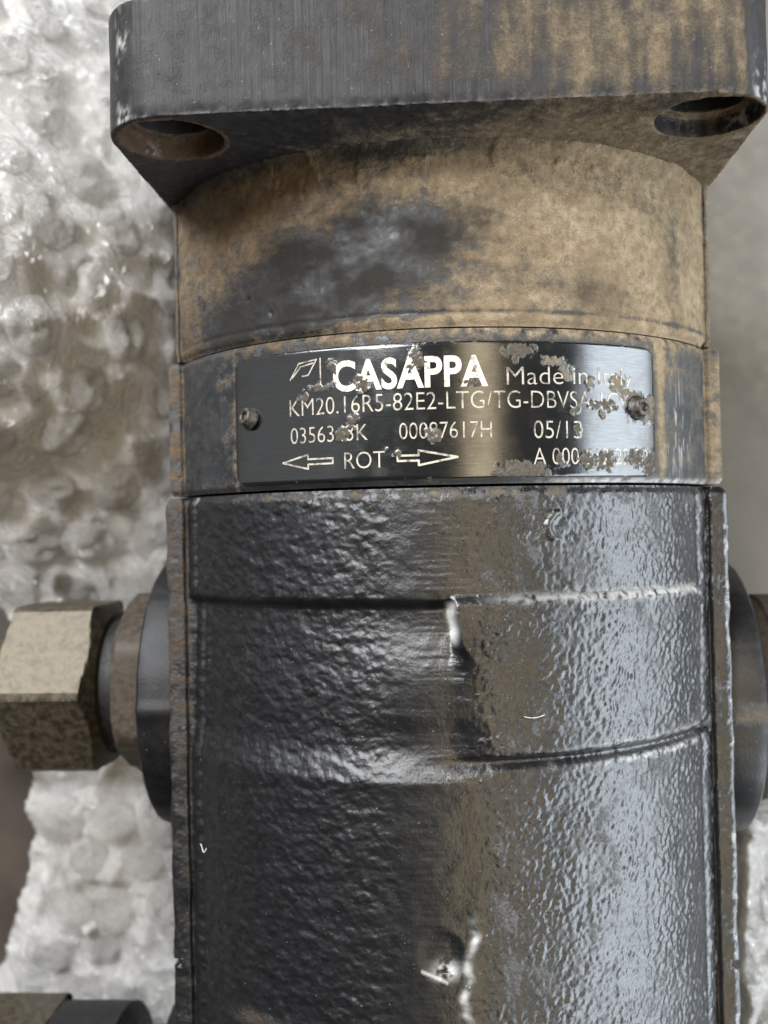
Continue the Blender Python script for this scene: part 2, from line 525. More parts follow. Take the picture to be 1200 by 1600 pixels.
# --- front cover barrel (against the flange)
CY0, CY1 = 28.3, 56.5
def cover_disp(S, Y, X, Z, arc, rail):
    d = 0.05 * fbm(X * 0.9, Y * 0.9, Z * 0.9, 11, 4) + 0.12 * fbm(X * 0.12, Y * 0.12, Z * 0.12, 12, 3)
    dustier = sstep(-8, 25, S)
    d = d + dustier * 0.05 * fbm(X * 1.7, Y * 1.7, Z * 1.7, 13, 3)
    d = d - 0.55 * np.exp(-((Y - CY0) / 0.7) ** 2)
    # shallow groove ring and fillet to the flange
    d = d - 0.16 * smooth_ridge(Y - 30.3 - 0.25 * vnoise(S * .3, S * 0, None, 3), 0.35) * arc
    fil = np.clip(1 - (55.3 - Y) / 2.4, 0, 1)
    d = d + (0.2 + 0.9 * sstep(10, 30, np.abs(S)) * sstep(48, 40, np.abs(S))) * fil ** 2
    lumps = sstep(0.15, 0.8, fbm(X * 0.25, Y * 0.25, Z * 0.25, 15, 3)) * sstep(38, 54, Y) * 0.35
    pits = -0.30 * sstep(0.62, 0.85, vnoise(X * 0.75, Y * 0.75, Z * .75, 16)) * sstep(-15, -32, S)
    return (d + lumps + pits) * np.where(arc | rail, 1, 0)
def cover_attr(S, Y, X, Z, arc, rail):
    n1 = fbm(S * 0.07, Y * 0.09, None, 21, 5, 0.6)
    n2 = fbm(S * 0.35, Y * 0.35, None, 22, 4, 0.6)
    st = fbm(S * 0.08, Y * 0.6, None, 23, 4, 0.6)
    base = 0.80 + 0.22 * sstep(0, 30, S)
    dark = 0.95 * gauss(S, Y, -13, 40, 13, 6.0) + 0.85 * gauss(S, Y, -24, 35, 15, 5.0) \
        + 0.95 * gauss(S, Y, -30, 30.5, 22, 3.6) + 0.55 * gauss(S, Y, -2, 43.5, 9, 3.2) + 0.35 * gauss(S, Y, 2, 37, 8, 4) \
        + 0.30 * gauss(S, Y, 24, 33, 7, 3.5) + 0.30 * gauss(S, Y, -6, 53.4, 14, 1.2) + 0.5 * gauss(S, Y, 41, 40, 2.0, 9)
    n4 = fbm(S * 0.9, Y * 0.9, None, 25, 3, 0.6)
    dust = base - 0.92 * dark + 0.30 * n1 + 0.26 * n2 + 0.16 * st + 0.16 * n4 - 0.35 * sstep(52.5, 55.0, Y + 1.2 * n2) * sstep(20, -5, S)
    dust = dust + 0.8 * np.exp(-((Y - 29.2) / 0.8) ** 2) * sstep(-48, -25, S) * (0.6 + 0.5 * n2)
    dust = dust - 0.55 * smooth_ridge(Y - 30.4, 0.3) * sstep(-20, 0, S)
    dust = np.where(rail, np.where(X < 0, 0.42, 0.6) + 0.25 * n2, dust)
    bare_or_glint = sstep(0.6, 0.75, n2) * gauss(S, Y, 12, 55.2, 12, 0.5)
    rust_or_shade = np.clip(0.10 + 0.50 * sstep(0, -45, S) + 0.25 * n1, 0, 1)  # dust painted browner to the left, where less light falls
    sm = fbm(S * 0.10 + 4, Y * 0.16, None, 27, 5, 0.62)
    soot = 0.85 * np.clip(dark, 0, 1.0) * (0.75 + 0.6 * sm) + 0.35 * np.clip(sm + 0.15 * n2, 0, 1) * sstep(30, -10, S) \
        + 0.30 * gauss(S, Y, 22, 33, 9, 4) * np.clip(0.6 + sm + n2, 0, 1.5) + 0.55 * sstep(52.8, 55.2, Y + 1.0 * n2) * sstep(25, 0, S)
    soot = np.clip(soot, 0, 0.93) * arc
    return dict(dust=np.clip(dust, 0, 1.2), bare_or_glint=np.clip(bare_or_glint, 0, 1), rust_or_shade=rust_or_shade, soot=soot)
section("front_cover", CY0, CY1, 0.21, 43.4, 44.8, 84.9, cover_disp, cover_attr, M_cover, groove=0.1)

# --- middle section that carries the plate
MY0, MY1 = 5.75, 28.1
def mid_disp(S, Y, X, Z, arc, rail):
    d = 0.02 * fbm(X * 0.8, Y * 0.8, Z * 0.8, 31, 3)
    pits = -0.22 * sstep(0.45, 0.8, vnoise(X * 0.8, Y * 0.8, Z * .8, 33)) * sstep(17, 12, Y) * sstep(-30, -36, S)
    rough = 0.10 * np.abs(fbm(X * 1.1, Y * 0.7, Z * 1.1, 34, 3)) * sstep(36, 39, S) * sstep(20, 14, Y)
    return (d + pits + rough + end_round(Y, MY0, MY1, 0.5, 0.5)) * np.where(arc | rail, 1, 0)
def mid_attr(S, Y, X, Z, arc, rail):
    n1 = fbm(S * 0.10, Y * 0.12, None, 41, 5, 0.6); n2 = fbm(S * 0.5, Y * 0.5, None, 42, 4, 0.6)
    dust = 0.10 + 0.12 * n1 + 0.12 * n2 + 0.08 * sstep(0, 30, S)
    dust += 0.55 * sstep(25.6, 27.8, Y) * sstep(-44, -26, S) * (0.75 + 0.6 * n2)
    dust += 0.55 * np.exp(-((S - 37.0) / 1.0) ** 2) + 0.40 * np.exp(-((S + 34.6) / 0.55) ** 2) * (0.6 + n2)
    dust += 0.55 * gauss(S, Y, 38, 25, 3.5, 3.0) * (0.8 + 0.6 * n2)
    dust += 0.35 * gauss(S, Y, -37, 22.5, 1.6, 3.5) * (0.5 + 1.2 * n2)
    dust = np.where(rail, np.where(X < 0, 0.42, 0.55) + 0.3 * n2 - 0.45 * gauss(S, Y, -53, 17.5, 10, 1.0), dust)
    scr = sstep(0.35, 0.6, fbm(S * 2.2, Y * 0.16, None, 43, 3)) * gauss(S, Y, 41.5, 14, 3.5, 7)
    bare_or_glint = 0.45 * scr + 0.8 * np.exp(-((Y - MY0 - 0.3) / 0.35) ** 2) * sstep(12, 22, S) * (0.6 + 0.6 * n2)
    rust_or_shade = 0.65 * sstep(0, -40, S)
    return dict(dust=np.clip(dust, 0, 1.2), bare_or_glint=np.clip(bare_or_glint, 0, 1), rust_or_shade=rust_or_shade)
section("centre_housing", MY0, MY1, 0.21, 43.0, 46.0, 85.5, mid_disp, mid_attr, M_cover, groove=0.25)

# --- main casting
BY0, BY1 = -108.0, 5.35
def ridge_s(Y):
    return 2.2 + 0.9 * vnoise(Y * 0.23, Y * 0, None, 51) + 0.35 * vnoise(Y * 0.8, Y * 0, None, 52) + 0.9 * gauss(Y, Y * 0, -57, 0, 4, 1)
def body_disp(S, Y, X, Z, arc, rail):
    lum = fbm(X * 0.16, Y * 0.16, Z * 0.16, 61, 3)
    peel = fbm(X * 1.3, Y * 1.3, Z * 1.3, 62, 3, 0.55)
    fine = fbm(X * 1.35, Y * 1.35, Z * 1.35, 63, 2)
    right = sstep(1, 7, S)
    flake = fbm(S * 0.42 + 0.25 * Y, Y * 0.62 - 0.1 * S, None, 64, 4, 0.6)
    tex = right * (0.125 * peel + 0.035 * fine) * (0.65 + 0.5 * np.clip(lum + 0.5, 0, 1.2)) + (1 - right) * (0.115 * flake + 0.025 * fine)
    calm = 1 - 0.72 * sstep(-11, -5.5, S) * sstep(5.5, 2.5, S)
    scratch = 0.04 * fbm(S * 0.09, Y * 2.0, None, 65, 2, 0.6) * sstep(-7, -2, S) * sstep(5.5, 3.0, S)
    d = 0.09 * lum + tex * calm + scratch
    # cast pad: sunk on the left half, proud on the right, divided by a rounded step
    pad = sstep(-10.4, -12.2, Y) * sstep(-37.4, -31.4, Y)
    padR = sstep(-9.9, -11.5, Y) * sstep(-34.2, -33.0, Y)
    vs = 1.0 + 0.10 * (-12 - Y) + 0.25 * vnoise(Y * 0.5, Y * 0, None, 66)
    ww = 0.7 + 4.0 * sstep(-15.5, -24, Y)
    rgt = sstep(vs - ww * 0.6, vs + ww, S)
    edge = sstep(44.5, 46.5, np.abs(S))
    sunk = -(1.15 + 0.65 * sstep(-26, -12, Y)) * pad * (1 - rgt) * (1 - edge * 0.3) * (1 - 0.5 * sstep(-20, -1, S) * sstep(-14, -23, Y) * sstep(-30, -27, Y))
    proud = (1.15 - 0.55 * sstep(-14, -28, Y)) * padR * rgt * sstep(46.3, 45.2, S) * (1 - 0.85 * sstep(20, 3, S) * sstep(-14, -21, Y))
    gro = -1.1 * smooth_ridge(Y + 34.2 - 0.02 * S, 0.8) * sstep(-6, 10, S)
    lip = 0.10 * smooth_ridge(Y + 36.9, 1.0) + 0.06 * smooth_ridge(Y + 9.3, 1.0)
    # border of the panel against the rails
    side = np.where(S > 0, -0.35, -0.7) * smooth_ridge(np.abs(S) - 47.6, 0.8)
    # paint run with a wavy lip, low on the crown
    rs = ridge_s(Y)
    low = sstep(-54, -57.5, Y)
    run = low * (0.55 * sstep(rs - 0.35, rs + 0.35, S) * np.exp(-np.clip(S - rs, 0, None) / 7.0))
    chip = -0.35 * sstep(1.0, 0.1, ((S + 1.6) / 3.6) ** 2 + ((Y + 61.0) / 4.2) ** 2)
    dent = 0.5 * smooth_ridge(np.hypot((S - 17.5) * 1.0, (Y + 0.6) * 1.0) - 2.2, 0.6) * (S < 17.3) * (np.abs(Y + .4) < 2.2)
    endr = -0.7 * np.exp(-((Y - BY1) / 0.8) ** 2)
    dd = (d + sunk + proud + gro + lip + side + run + chip + dent) * arc + (0.05 * fine + 0.22 * fbm(Y * 0.13, X * 0.2, None, 68, 4)) * rail
    notch = -1.2 * ((Y < -71.5) & (Y > -72.6)) * rail * (np.abs(X) > 45.2)
    return (dd + endr + notch) * np.where(arc | rail, 1, 0)
def body_attr(S, Y, X, Z, arc, rail):
    n1 = fbm(S * 0.10, Y * 0.10, None, 71, 5, 0.6); n2 = fbm(S * 0.5, Y * 0.5, None, 72, 4, 0.6)
    right = sstep(2.0, 9, S)
    dust = 0.01 + 0.06 * n1 + right * (0.10 + 0.18 * n1 + 0.16 * n2)
    dust += 0.75 * np.exp(-((Y - 4.6) / 1.0) ** 2) * sstep(-46, -25, S) * sstep(24, 6, S) * (0.55 + 0.9 * n2)
    dust += 0.35 * np.exp(-((Y - 4.2) / 1.6) ** 2) * (S > 15) * (0.5 + n2)
    dust += 0.30 * sstep(-40, -70, Y) * gauss(S, Y, 14, -50, 9, 18) * (0.4 + n1)
    fade = sstep(-60, -15, Y)
    dust = np.where(rail, np.where(X < 0, (0.14 + 0.40 * fade) + 0.3 * n2, 0.04 + 0.30 * n2), dust)
    rs = ridge_s(Y)
    low = sstep(-55, -58, Y)
    bare_or_glint = low * np.clip(0.45 + 0.55 * fbm(Y * 0.5, Y * 0, None, 78, 3), 0.1, 0.85) * np.exp(-((S - rs + 0.05) / 0.5) ** 2)
    vs = 1.0 + 0.10 * (-12 - Y) + 0.25 * vnoise(Y * 0.5, Y * 0, None, 66)
    bare_or_glint += 0.95 * np.exp(-((S - vs + 0.1) / 0.5) ** 2) * sstep(-17.8, -15.5, Y) * sstep(-10.7, -11.6, Y)
    bare_or_glint += 0.9 * gauss(S, Y, -0.8, -63.2, 1.5, 1.1) * sstep(-0.2, 0.5, n2 + 0.35)
    bare_or_glint += 0.45 * sstep(0.35, 0.05, np.abs(Y + 63.4 + 0.42 * (S + 4.2))) * (S > -4.4) * (S < -0.6)
    w3 = fbm(S * 0.9, Y * 0.9, None, 77, 3, 0.6)  # below: window highlight on the pad edges, painted in as worn paint
    bare_or_glint += (0.30 + 0.40 * sstep(8, 36, S)) * np.clip(0.75 + 0.9 * w3, 0, 1) * np.exp(-((Y + 10.7 + 0.25 * w3) / 0.62) ** 2) * sstep(3, 12, S) * (S < 46)
    bare_or_glint += 0.45 * np.clip(0.5 + w3, 0, 1) * np.exp(-((Y + 33.0 - 0.02 * S + 0.2 * w3) / 0.45) ** 2) * sstep(12, 30, S) * (S < 46)
    bare_or_glint += 0.50 * np.clip(0.5 + w3, 0, 1) * np.exp(-((Y + 35.6 - 0.02 * S + 0.2 * w3) / 0.40) ** 2) * sstep(14, 34, S) * (S < 46)
    bare_or_glint += 0.55 * np.clip(0.5 + w3, 0, 1) * np.exp(-((S - 47.0) / 0.35) ** 2) * sstep(-34, -32, Y) * sstep(-10, -12, Y)
    bare_or_glint = bare_or_glint * arc + rail * (X > 0) * 0.35 * sstep(0.2, 0.7, n2) * (np.abs(X) > 45.5)
    rust_or_shade = 0.55 * sstep(-20, -44, S) + 0.9 * gauss(S, Y, -32, -74, 8, 3)
    dust += 0.6 * gauss(S, Y, -32, -75, 7, 2.0)
    matte = (0.09 + 0.03 * sstep(-30, -60, Y)) * sstep(4.4, 2.0, S + 0.9 * fbm(S * 0.05, Y * 1.1, None, 75, 3) + 0.9 * fbm(S * 0.05, Y * 0.12, None, 76, 2)) + 0.10 * np.clip(n1, 0, 1) * right
    matte = matte * (1 - 0.8 * sstep(-4, 1, S)) - 0.04 * sstep(-3, 1, S) * sstep(7, 3.5, S)
    return dict(dust=np.clip(dust, 0, 1.2), bare_or_glint=np.clip(bare_or_glint, 0, 1), rust_or_shade=np.clip(rust_or_shade, 0, 1), matte=matte)
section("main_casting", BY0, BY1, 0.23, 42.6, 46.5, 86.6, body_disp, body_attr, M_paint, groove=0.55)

# --- mounting flange with counterbored bolt holes
def build_flange():
    hw, zb, zt, rc = 45.7, 1.7, 121.7, 9.0
    cx = -0.1
    pts = []
    for (sx, sz, a0) in ((1, 1, 0), (-1, 1, 90), (-1, -1, 180), (1, -1, 270)):
        ccx = cx + sx * (hw - rc); ccz = (zt - rc) if sz > 0 else (zb + rc)
        for a in np.linspace(a0, a0 + 90, 13):
            pts.append((ccx + rc * math.cos(math.radians(a)), ccz + rc * math.sin(math.radians(a))))
    bm = bmesh.new()
    f = bm.faces.new([bm.verts.new((x * MM, 55.3 * MM, z * MM)) for x, z in pts])
    ex = bmesh.ops.extrude_face_region(bm, geom=[f])
    for v in ex['geom']:
        if isinstance(v, bmesh.types.BMVert):
            v.co.y = 71.8 * MM
    bmesh.ops.recalc_face_normals(bm, faces=bm.faces[:])
    me = bpy.data.meshes.new("flange_blank"); bm.to_mesh(me); bm.free()
    blank = bpy.data.objects.new("flange_blank", me); COL.objects.link(blank)
    cutters = []
    for hx, hz in ((-37.2, 113.0), (37.7, 113.0), (-37.2, 10.4), (37.7, 10.4)):
        for r, ya, yb in ((5.6, 50.0, 70.3), (7.2, 50.0, 58.2)):
            b2 = bmesh.new()
            bmesh.ops.create_cone(b2, cap_ends=True, segments=64, radius1=r * MM, radius2=r * MM, depth=(yb - ya) * MM,
                                  matrix=Matrix.Translation((hx * MM, (ya + yb) / 2 * MM, hz * MM)) @ Matrix.Rotation(math.pi / 2, 4, 'X'))
            m2 = bpy.data.meshes.new("cut"); b2.to_mesh(m2); b2.free()
            c = bpy.data.objects.new("cut", m2); COL.objects.link(c); cutters.append(c)
            md = blank.modifiers.new("b", 'BOOLEAN'); md.operation = 'DIFFERENCE'; md.object = c; md.solver = 'EXACT'
    rm = blank.modifiers.new("r", 'REMESH'); rm.mode = 'VOXEL'; rm.voxel_size = 0.36 * MM
    dg = bpy.context.evaluated_depsgraph_get()
    out = bpy.data.meshes.new_from_object(blank.evaluated_get(dg))
    bpy.data.objects.remove(blank)
    for c in cutters:
        bpy.data.objects.remove(c)
    n = len(out.vertices)
    co = np.zeros(n * 3); out.vertices.foreach_get("co", co); co = co.reshape(-1, 3) / MM
    no = np.zeros(n * 3); out.vertices.foreach_get("normal", no); no = no.reshape(-1, 3)
    X, Y, Z = co.T
    rear = sstep(-0.4, -0.8, no[:, 1])
    topf = sstep(0.6, 0.9, no[:, 2])
    n1 = fbm(X * 0.13, Y * 0.13, Z * 0.13, 81, 4, 0.6); n2 = fbm(X * 0.5, Y * 0.5, Z * 0.5, 82, 4, 0.6)
    n3 = fbm(X * 1.2, Y * 1.2, Z * 1.2, 83, 3, 0.6)
    d = 0.06 * n1 + (0.01 + 0.12 * rear) * n2 + (0.006 + 0.07 * rear) * n3
    edge = np.exp(-((Z - 121.5) / 0.9) ** 2) * np.exp(-((Y - 55.4) / 1.0) ** 2)
    d = d - edge * (0.18 + 0.45 * np.clip(fbm(X * 0.7, Y * 0.2, Z * 0.2, 84, 3), 0, 1))
    d = d + topf * 0.03 * fbm(X * 2.0, Y * 0.05, None, 85, 2)
    co = co + no * d[:, None]
    out.vertices.foreach_set("co", (co * MM).reshape(-1))
    vst = fbm(X * 0.45, Y * 0.06, None, 86, 4, 0.6)
    dust = 0.12 + 0.10 * n1
    rgt = sstep(-18, 26, X)
    dust_top = 0.08 + 0.46 * rgt + 0.16 * n1 + 0.28 * vst * (0.3 + rgt) - 0.55 * np.exp(-((Y - 56.5) / 1.6) ** 2) * (0.5 + 0.6 * n1) \
        - 0.75 * sstep(40.0, 43.0, X + 1.5 * n1)
    dust_rear = 0.10 + 0.62 * sstep(-22, 30, X) + 0.25 * n1 + 0.2 * n2 + 0.35 * sstep(117, 110, Z) * sstep(-30, 0, X) \
        - 0.4 * sstep(118.5, 121.0, Z) * sstep(25, -5, X)
    dust = dust * (1 - rear) * (1 - topf) + dust_top * topf * (1 - rear) + dust_rear * rear
    bare_or_glint = 0.5 * np.exp(-((X + 43.2) / 0.7) ** 2) * sstep(0.15, 0.5, n2) * topf
    bare_or_glint += 0.75 * np.exp(-((X + 42.4) / 1.1) ** 2) * np.maximum(sstep(58.2, 56.0, Y), np.exp(-((Y - 66.5) / 1.1) ** 2)) * sstep(-0.1, 0.5, n3) * topf
    bare_or_glint += 0.6 * np.exp(-((X - 43.4) / 1.3) ** 2) * sstep(63, 56, Y) * sstep(0.0, 0.5, n2)
    bare_or_glint += 0.06 * edge * sstep(0.1, 0.6, n3)
    cb = np.hypot(X + 37.2, Z - 113.0) < 8.0
    rust_or_shade = np.where(cb & (Y < 60), 0.85, 0.25 * sstep(10, -30, X))
    dust = np.where(cb & (Y < 60), 0.66 + 0.2 * n2, dust)
    hol = (np.minimum(np.hypot(X + 37.2, Z - 113.0), np.hypot(X - 37.7, Z - 113.0)) < 6.1) & (Y > 58.6)
    dust = np.where(hol, 0.0, dust); bare_or_glint = np.where(hol, 0.0, bare_or_glint)
    bare_or_glint = bare_or_glint * (1 - 0.9 * rear)
    for k, v in (("dust", np.clip(dust, 0, 1.2)), ("bare_or_glint", np.clip(bare_or_glint, 0, 1)), ("rust_or_shade", rust_or_shade)):
        a = out.attributes.new(k, 'FLOAT', 'POINT'); a.data.foreach_set("value", v.astype(np.float32))
    out.polygons.foreach_set("use_smooth", np.ones(len(out.polygons), bool))
    out.materials.clear()
    link("mounting_flange", out, M_flange, motor)
build_flange()

# --- name plate
PS0, PS1, PY0, PY1, PR = -34.0, 35.0, 6.6, 26.1, 2.4
RP = R + 0.42
def on_cyl(s, y, r):
    a = s / R
    return np.stack([r * np.sin(a), y, ZC + r * np.cos(a)], -1)

def build_plate():
    ns, nv = 330, 96
    corner = PR - PR * np.cos(np.linspace(0, math.pi / 2, 12))
    s = np.concatenate([PS0 + corner[:-1], np.linspace(PS0 + PR, PS1 - PR, ns), (PS1 - corner[::-1])[1:]])
    e = np.minimum(np.clip(s - PS0, 0, PR), np.clip(PS1 - s, 0, PR))
    ins = PR - np.sqrt(np.maximum(0, PR ** 2 - (PR - e) ** 2))
    v = np.linspace(0, 1, nv)
    S = np.repeat(s[:, None], nv, 1)
    Y = (PY0 + ins)[:, None] + (PY1 - PY0 - 2 * ins)[:, None] * v[None, :]
    n2 = fbm(S * 0.7, Y * 0.7, None, 92, 4, 0.6); n3 = fbm(S * 1.6, Y * 1.6, None, 93, 3, 0.6)
    wx = S + 0.6 * n2; wy = Y + 0.6 * fbm(S * 0.6, Y * 0.6, None, 97, 3)
    blobs = [(-11.2, 20.6, 1.5, 1.6, 0), (-3.3, 23.6, 1.3, 2.4, 0), (-17.6, 20.5, 2.4, 0.8, 0), (-20.5, 19.0, 1.1, 1.3, 0),
             (4.6, 20.2, 1.6, 0.7, 0), (-12.8, 15.0, 1.0, 1.5, 0), (-1.2, 12.8, 1.4, 1.3, 0), (-14.4, 13.4, 1.2, 1.2, 0), (-15.8, 23.5, .7, 1.3, 0),
             (11.5, 24.6, 2.6, 1.4, 0), (16.5, 23.2, 2.0, 1.3, 1), (18.6, 21.6, 1.2, 1.2, 1), (22.4, 20.2, 1.0, 1.0, 1), (27.2, 20.4, 1.7, 1.4, 1),
             (31.1, 16.9, 2.9, 2.8, 1), (33.6, 16.9, 2.0, 2.6, 1), (29.5, 18.8, 2.2, 1.0, 1), (24.5, 15.6, 0.6, 0.8, 1),
             (12.0, 7.4, 5.0, 1.7, 0), (8.8, 7.0, 2.0, 1.0, 0), (22.0, 8.8, 2.0, 1.6, 0), (25.0, 9.0, 2.0, 1.9, 0), (30.5, 9.3, 2.8, 1.7, 0), (33.5, 8.6, 2.2, 2.4, 0),
             (17.4, 8.8, 1.0, 1.2, 0), (20.2, 13.2, 0.9, 1.0, 0), (24.5, 17.0, 3.0, 0.8, 0), (19.5, 16.2, 1.0, 0.7, 0), (-7.8, 11.0, .6, .6, 0), (-6.3, 10.1, 0.8, 1.0, 0)]
    dust = np.zeros_like(S); tan = np.zeros_like(S)
    for cx, cy, rx, ry, tn in blobs:
        g = np.exp(-(((wx - cx) / rx) ** 2 + ((wy - cy) / ry) ** 2) ** 1.6)
        dust = np.maximum(dust, g)
        if tn:
            tan = np.maximum(tan, g)
    dust = dust * (0.55 + 0.6 * np.clip(n3 + 0.4, 0, 1))
    rimd = np.minimum(np.minimum(Y - PY0, PY1 - Y), np.minimum(S - PS0, PS1 - S))
    dust = np.maximum(dust, 0.55 * sstep(0.5, 0.0, rimd) * (0.4 + n2))
    h = sstep(0.3, 0.9, dust) * (0.075 + 0.05 * np.clip(n3, -0.6, 1))
    h = h - 0.15 * sstep(0.35, 0.0, rimd)
    a = S / R
    rr = RP + h
    V = np.stack([rr * np.sin(a), Y, ZC + rr * np.cos(a)], -1)
    nu = len(s)
    low = on_cyl(S, Y, R - 0.15)
    idx = np.arange(nu * nv).reshape(nu, nv)
    rim = np.concatenate([idx[:, 0], idx[-1, 1:], idx[-2::-1, -1], idx[0, -2:0:-1]])
    nb = nu * nv
    F = grid_faces(nu, nv)
    lowr = low.reshape(-1, 3)[rim]
    k = np.arange(len(rim)); k2 = (k + 1) % len(rim)
    sk = np.stack([rim[k], nb + k, nb + k2, rim[k2]], -1)
    V = np.concatenate([V.reshape(-1, 3), lowr])
    z = np.zeros(len(rim))
    me = fast_mesh("name_plate", V, np.concatenate([F, sk]), True,
                   dict(dust=np.concatenate([dust.reshape(-1), z + 0.3]), tan=np.concatenate([tan.reshape(-1), z + 0.6])))
    return link("name_plate", me, M_plate, motor)
plate = build_plate()

def flat_to_plate(name, verts2, faces, label=None, mat=None):
    p = on_cyl(verts2[:, 0], verts2[:, 1], RP + 0.036) * MM
    me = bpy.data.meshes.new(name)
    me.from_pydata([tuple(v) for v in p], [], faces)
    me.update()
    o = link(name, me, mat or M_letter_dull, plate)
    if label:
        o["label"] = label
    return o

def lettering(text, s0, s1, yb, cap, bold=0.0, slope=0.0, label=None, spacing=1.0):
    cu = bpy.data.curves.new("t", 'FONT')
    cu.body = text; cu.size = 1.0; cu.offset = bold - (0.011 if bold == 0 else 0); cu.space_character = spacing
    cu.resolution_u = 5
    ob = bpy.data.objects.new("t", cu); COL.objects.link(ob)
    dg = bpy.context.evaluated_depsgraph_get()
    me = ob.evaluated_get(dg).to_mesh()
    v = np.array([tuple(p.co)[:2] for p in me.vertices])
    f = [tuple(p.vertices) for p in me.polygons]
    ob.evaluated_get(dg).to_mesh_clear()
    bpy.data.objects.remove(ob); bpy.data.curves.remove(cu)
    x0, x1 = v[:, 0].min(), v[:, 0].max()
    y0 = 0.0; y1 = v[:, 1].max()
    u = (v[:, 0] - x0) / (x1 - x0)
    w = (v[:, 1] - y0) / (y1 - y0)
    out = np.stack([s0 + u * (s1 - s0), yb + slope * u + w * cap], -1)
    return flat_to_plate("lettering", out, f, label, M_letter if bold > 0 else M_letter_dull)

lettering("CASAPPA", -15.6, 6.8, 19.75, 4.35, bold=0.026, spacing=1.04, label="bold maker's name in bright metal letters")
lettering("Made in Italy", 9.5, 30.2, 19.75, 2.55, slope=0.4)
lettering("KM20.16R5-82E2-LTG/TG-DBVSA-1CV", -22.9, 29.3, 16.45, 2.5)
lettering("0356343K", -22.8, -10.5, 12.4, 2.35)
lettering("00087617H", -5.9, 7.2, 12.3, 2.35)
lettering("05/13", 13.3, 20.7, 12.1, 2.55)
lettering("ROT", -14.1, -8.0, 8.35, 2.4)
lettering("A 000 512 22 30", 13.2, 33.0, 8.35, 2.4)

def strokes(name, paths, w, label=None):
    vs, fs = [], []
    for path in paths:
        fine = []
        for (x0, y0), (x1, y1) in zip(path[:-1], path[1:]):
            k = max(1, int(abs(x1 - x0) / 0.8))
            fine += [((x0 + (x1 - x0) * i / k, y0 + (y1 - y0) * i / k), (x0 + (x1 - x0) * (i + 1) / k, y0 + (y1 - y0) * (i + 1) / k)) for i in range(k)]
        for (x0, y0), (x1, y1) in fine:
            dx, dy = x1 - x0, y1 - y0
            L = math.hypot(dx, dy); dx /= L; dy /= L
            nx, ny = -dy * w / 2, dx * w / 2
            ex, ey = dx * w * 0.3, dy * w * 0.3
            b = len(vs)
            vs += [(x0 - ex + nx, y0 - ey + ny), (x0 - ex - nx, y0 - ey - ny), (x1 + ex - nx, y1 + ey - ny), (x1 + ex + nx, y1 + ey + ny)]
            fs.append((b, b + 1, b + 2, b + 3))
    return flat_to_plate(name, np.array(vs), fs, label)

def arrow(tip, head, tail, yc):
    h, b = 1.05, 0.38
    return [[(tip, yc), (head, yc + h), (head, yc + b), (tail, yc + b), (tail, yc - b), (head, yc - b), (head, yc - h), (tip, yc)]]
strokes("rotation_arrow", arrow(-24.3, -19.9, -15.9, 9.65), 0.26, "outlined arrow pointing left")
strokes("rotation_arrow", arrow(2.3, -3.2, -6.2, 9.6), 0.30, "outlined arrow pointing right")
strokes("emblem", [[(-22.7, 21.9), (-21.2, 24.2), (-18.2, 24.6), (-19.6, 22.4), (-20.6, 22.3)], [(-22.3, 22.2), (-20.9, 23.7), (-18.8, 24.1)],
                   [(-17.6, 24.7), (-17.6, 20.6)]], 0.20, "small slanted outline emblem before the maker's name")

# rivets: hollow steel drive pins
def rivet(s, y, tilt, collar, label):
    prof = [(0.0, 0.001), (0.0, 1.9 * collar), (0.25, 1.9 * collar), (0.55, 1.62 * collar), (0.75, 1.45), (1.15, 1.42), (1.5, 1.30), (1.62, 1.08), (1.60, 0.80), (1.35, 0.62), (0.7, 0.55)]
    n = 36
    ang = np.arange(n) * 2 * math.pi / n
    h = np.array([p[0] for p in prof]); r = np.array([p[1] for p in prof])
    Rr = r[None, :] * (1 + 0.05 * vnoise(np.cos(ang) * 1.6 + s, np.sin(ang) * 1.6, None, 5)[:, None])
    L = np.stack([Rr * np.cos(ang)[:, None], Rr * np.sin(ang)[:, None], np.repeat(h[None, :], n, 0)], -1).reshape(-1, 3)
    a = s / R
    Nz = Vector((math.sin(a), tilt[1], math.cos(a))).normalized()
    T = Vector((math.cos(a), 0, -math.sin(a)))
    Nz = (Nz + T * tilt[0]).normalized()
    B = Nz.cross(T).normalized(); T = B.cross(Nz)
    Mx = np.array([T, B, Nz]).T
    P = L @ Mx.T + on_cyl(np.array(s), np.array(y), RP - 0.1)
    o = link("rivet", fast_mesh("rivet", P, grid_faces(n, len(prof), True)), M_rivet, motor)
    o["label"] = label
    nb = 20
    an = np.arange(nb) * 2 * math.pi / nb
    hub = np.array([[0, 0, 0.85]] + [[0.66 * math.cos(q), 0.66 * math.sin(q), 1.0 + 0.08 * math.sin(3 * q)] for q in an])
    P2 = hub @ Mx.T + on_cyl(np.array(s), np.array(y), RP - 0.1)
    tri = np.array([[0, 1 + i, 1 + (i + 1) % nb] for i in range(nb)])
    link("rivet_bore", fast_mesh("rivet_bore", P2, tri), M_rust, o)
rivet(-30.4, 16.7, (-0.18, 0.30), 0.95, "dark worn rivet with rusty bore near the arrow end")
rivet(31.0, 16.9, (0.05, 0.05), 1.0, "dust ringed rivet with rusty bore at the dirty end")

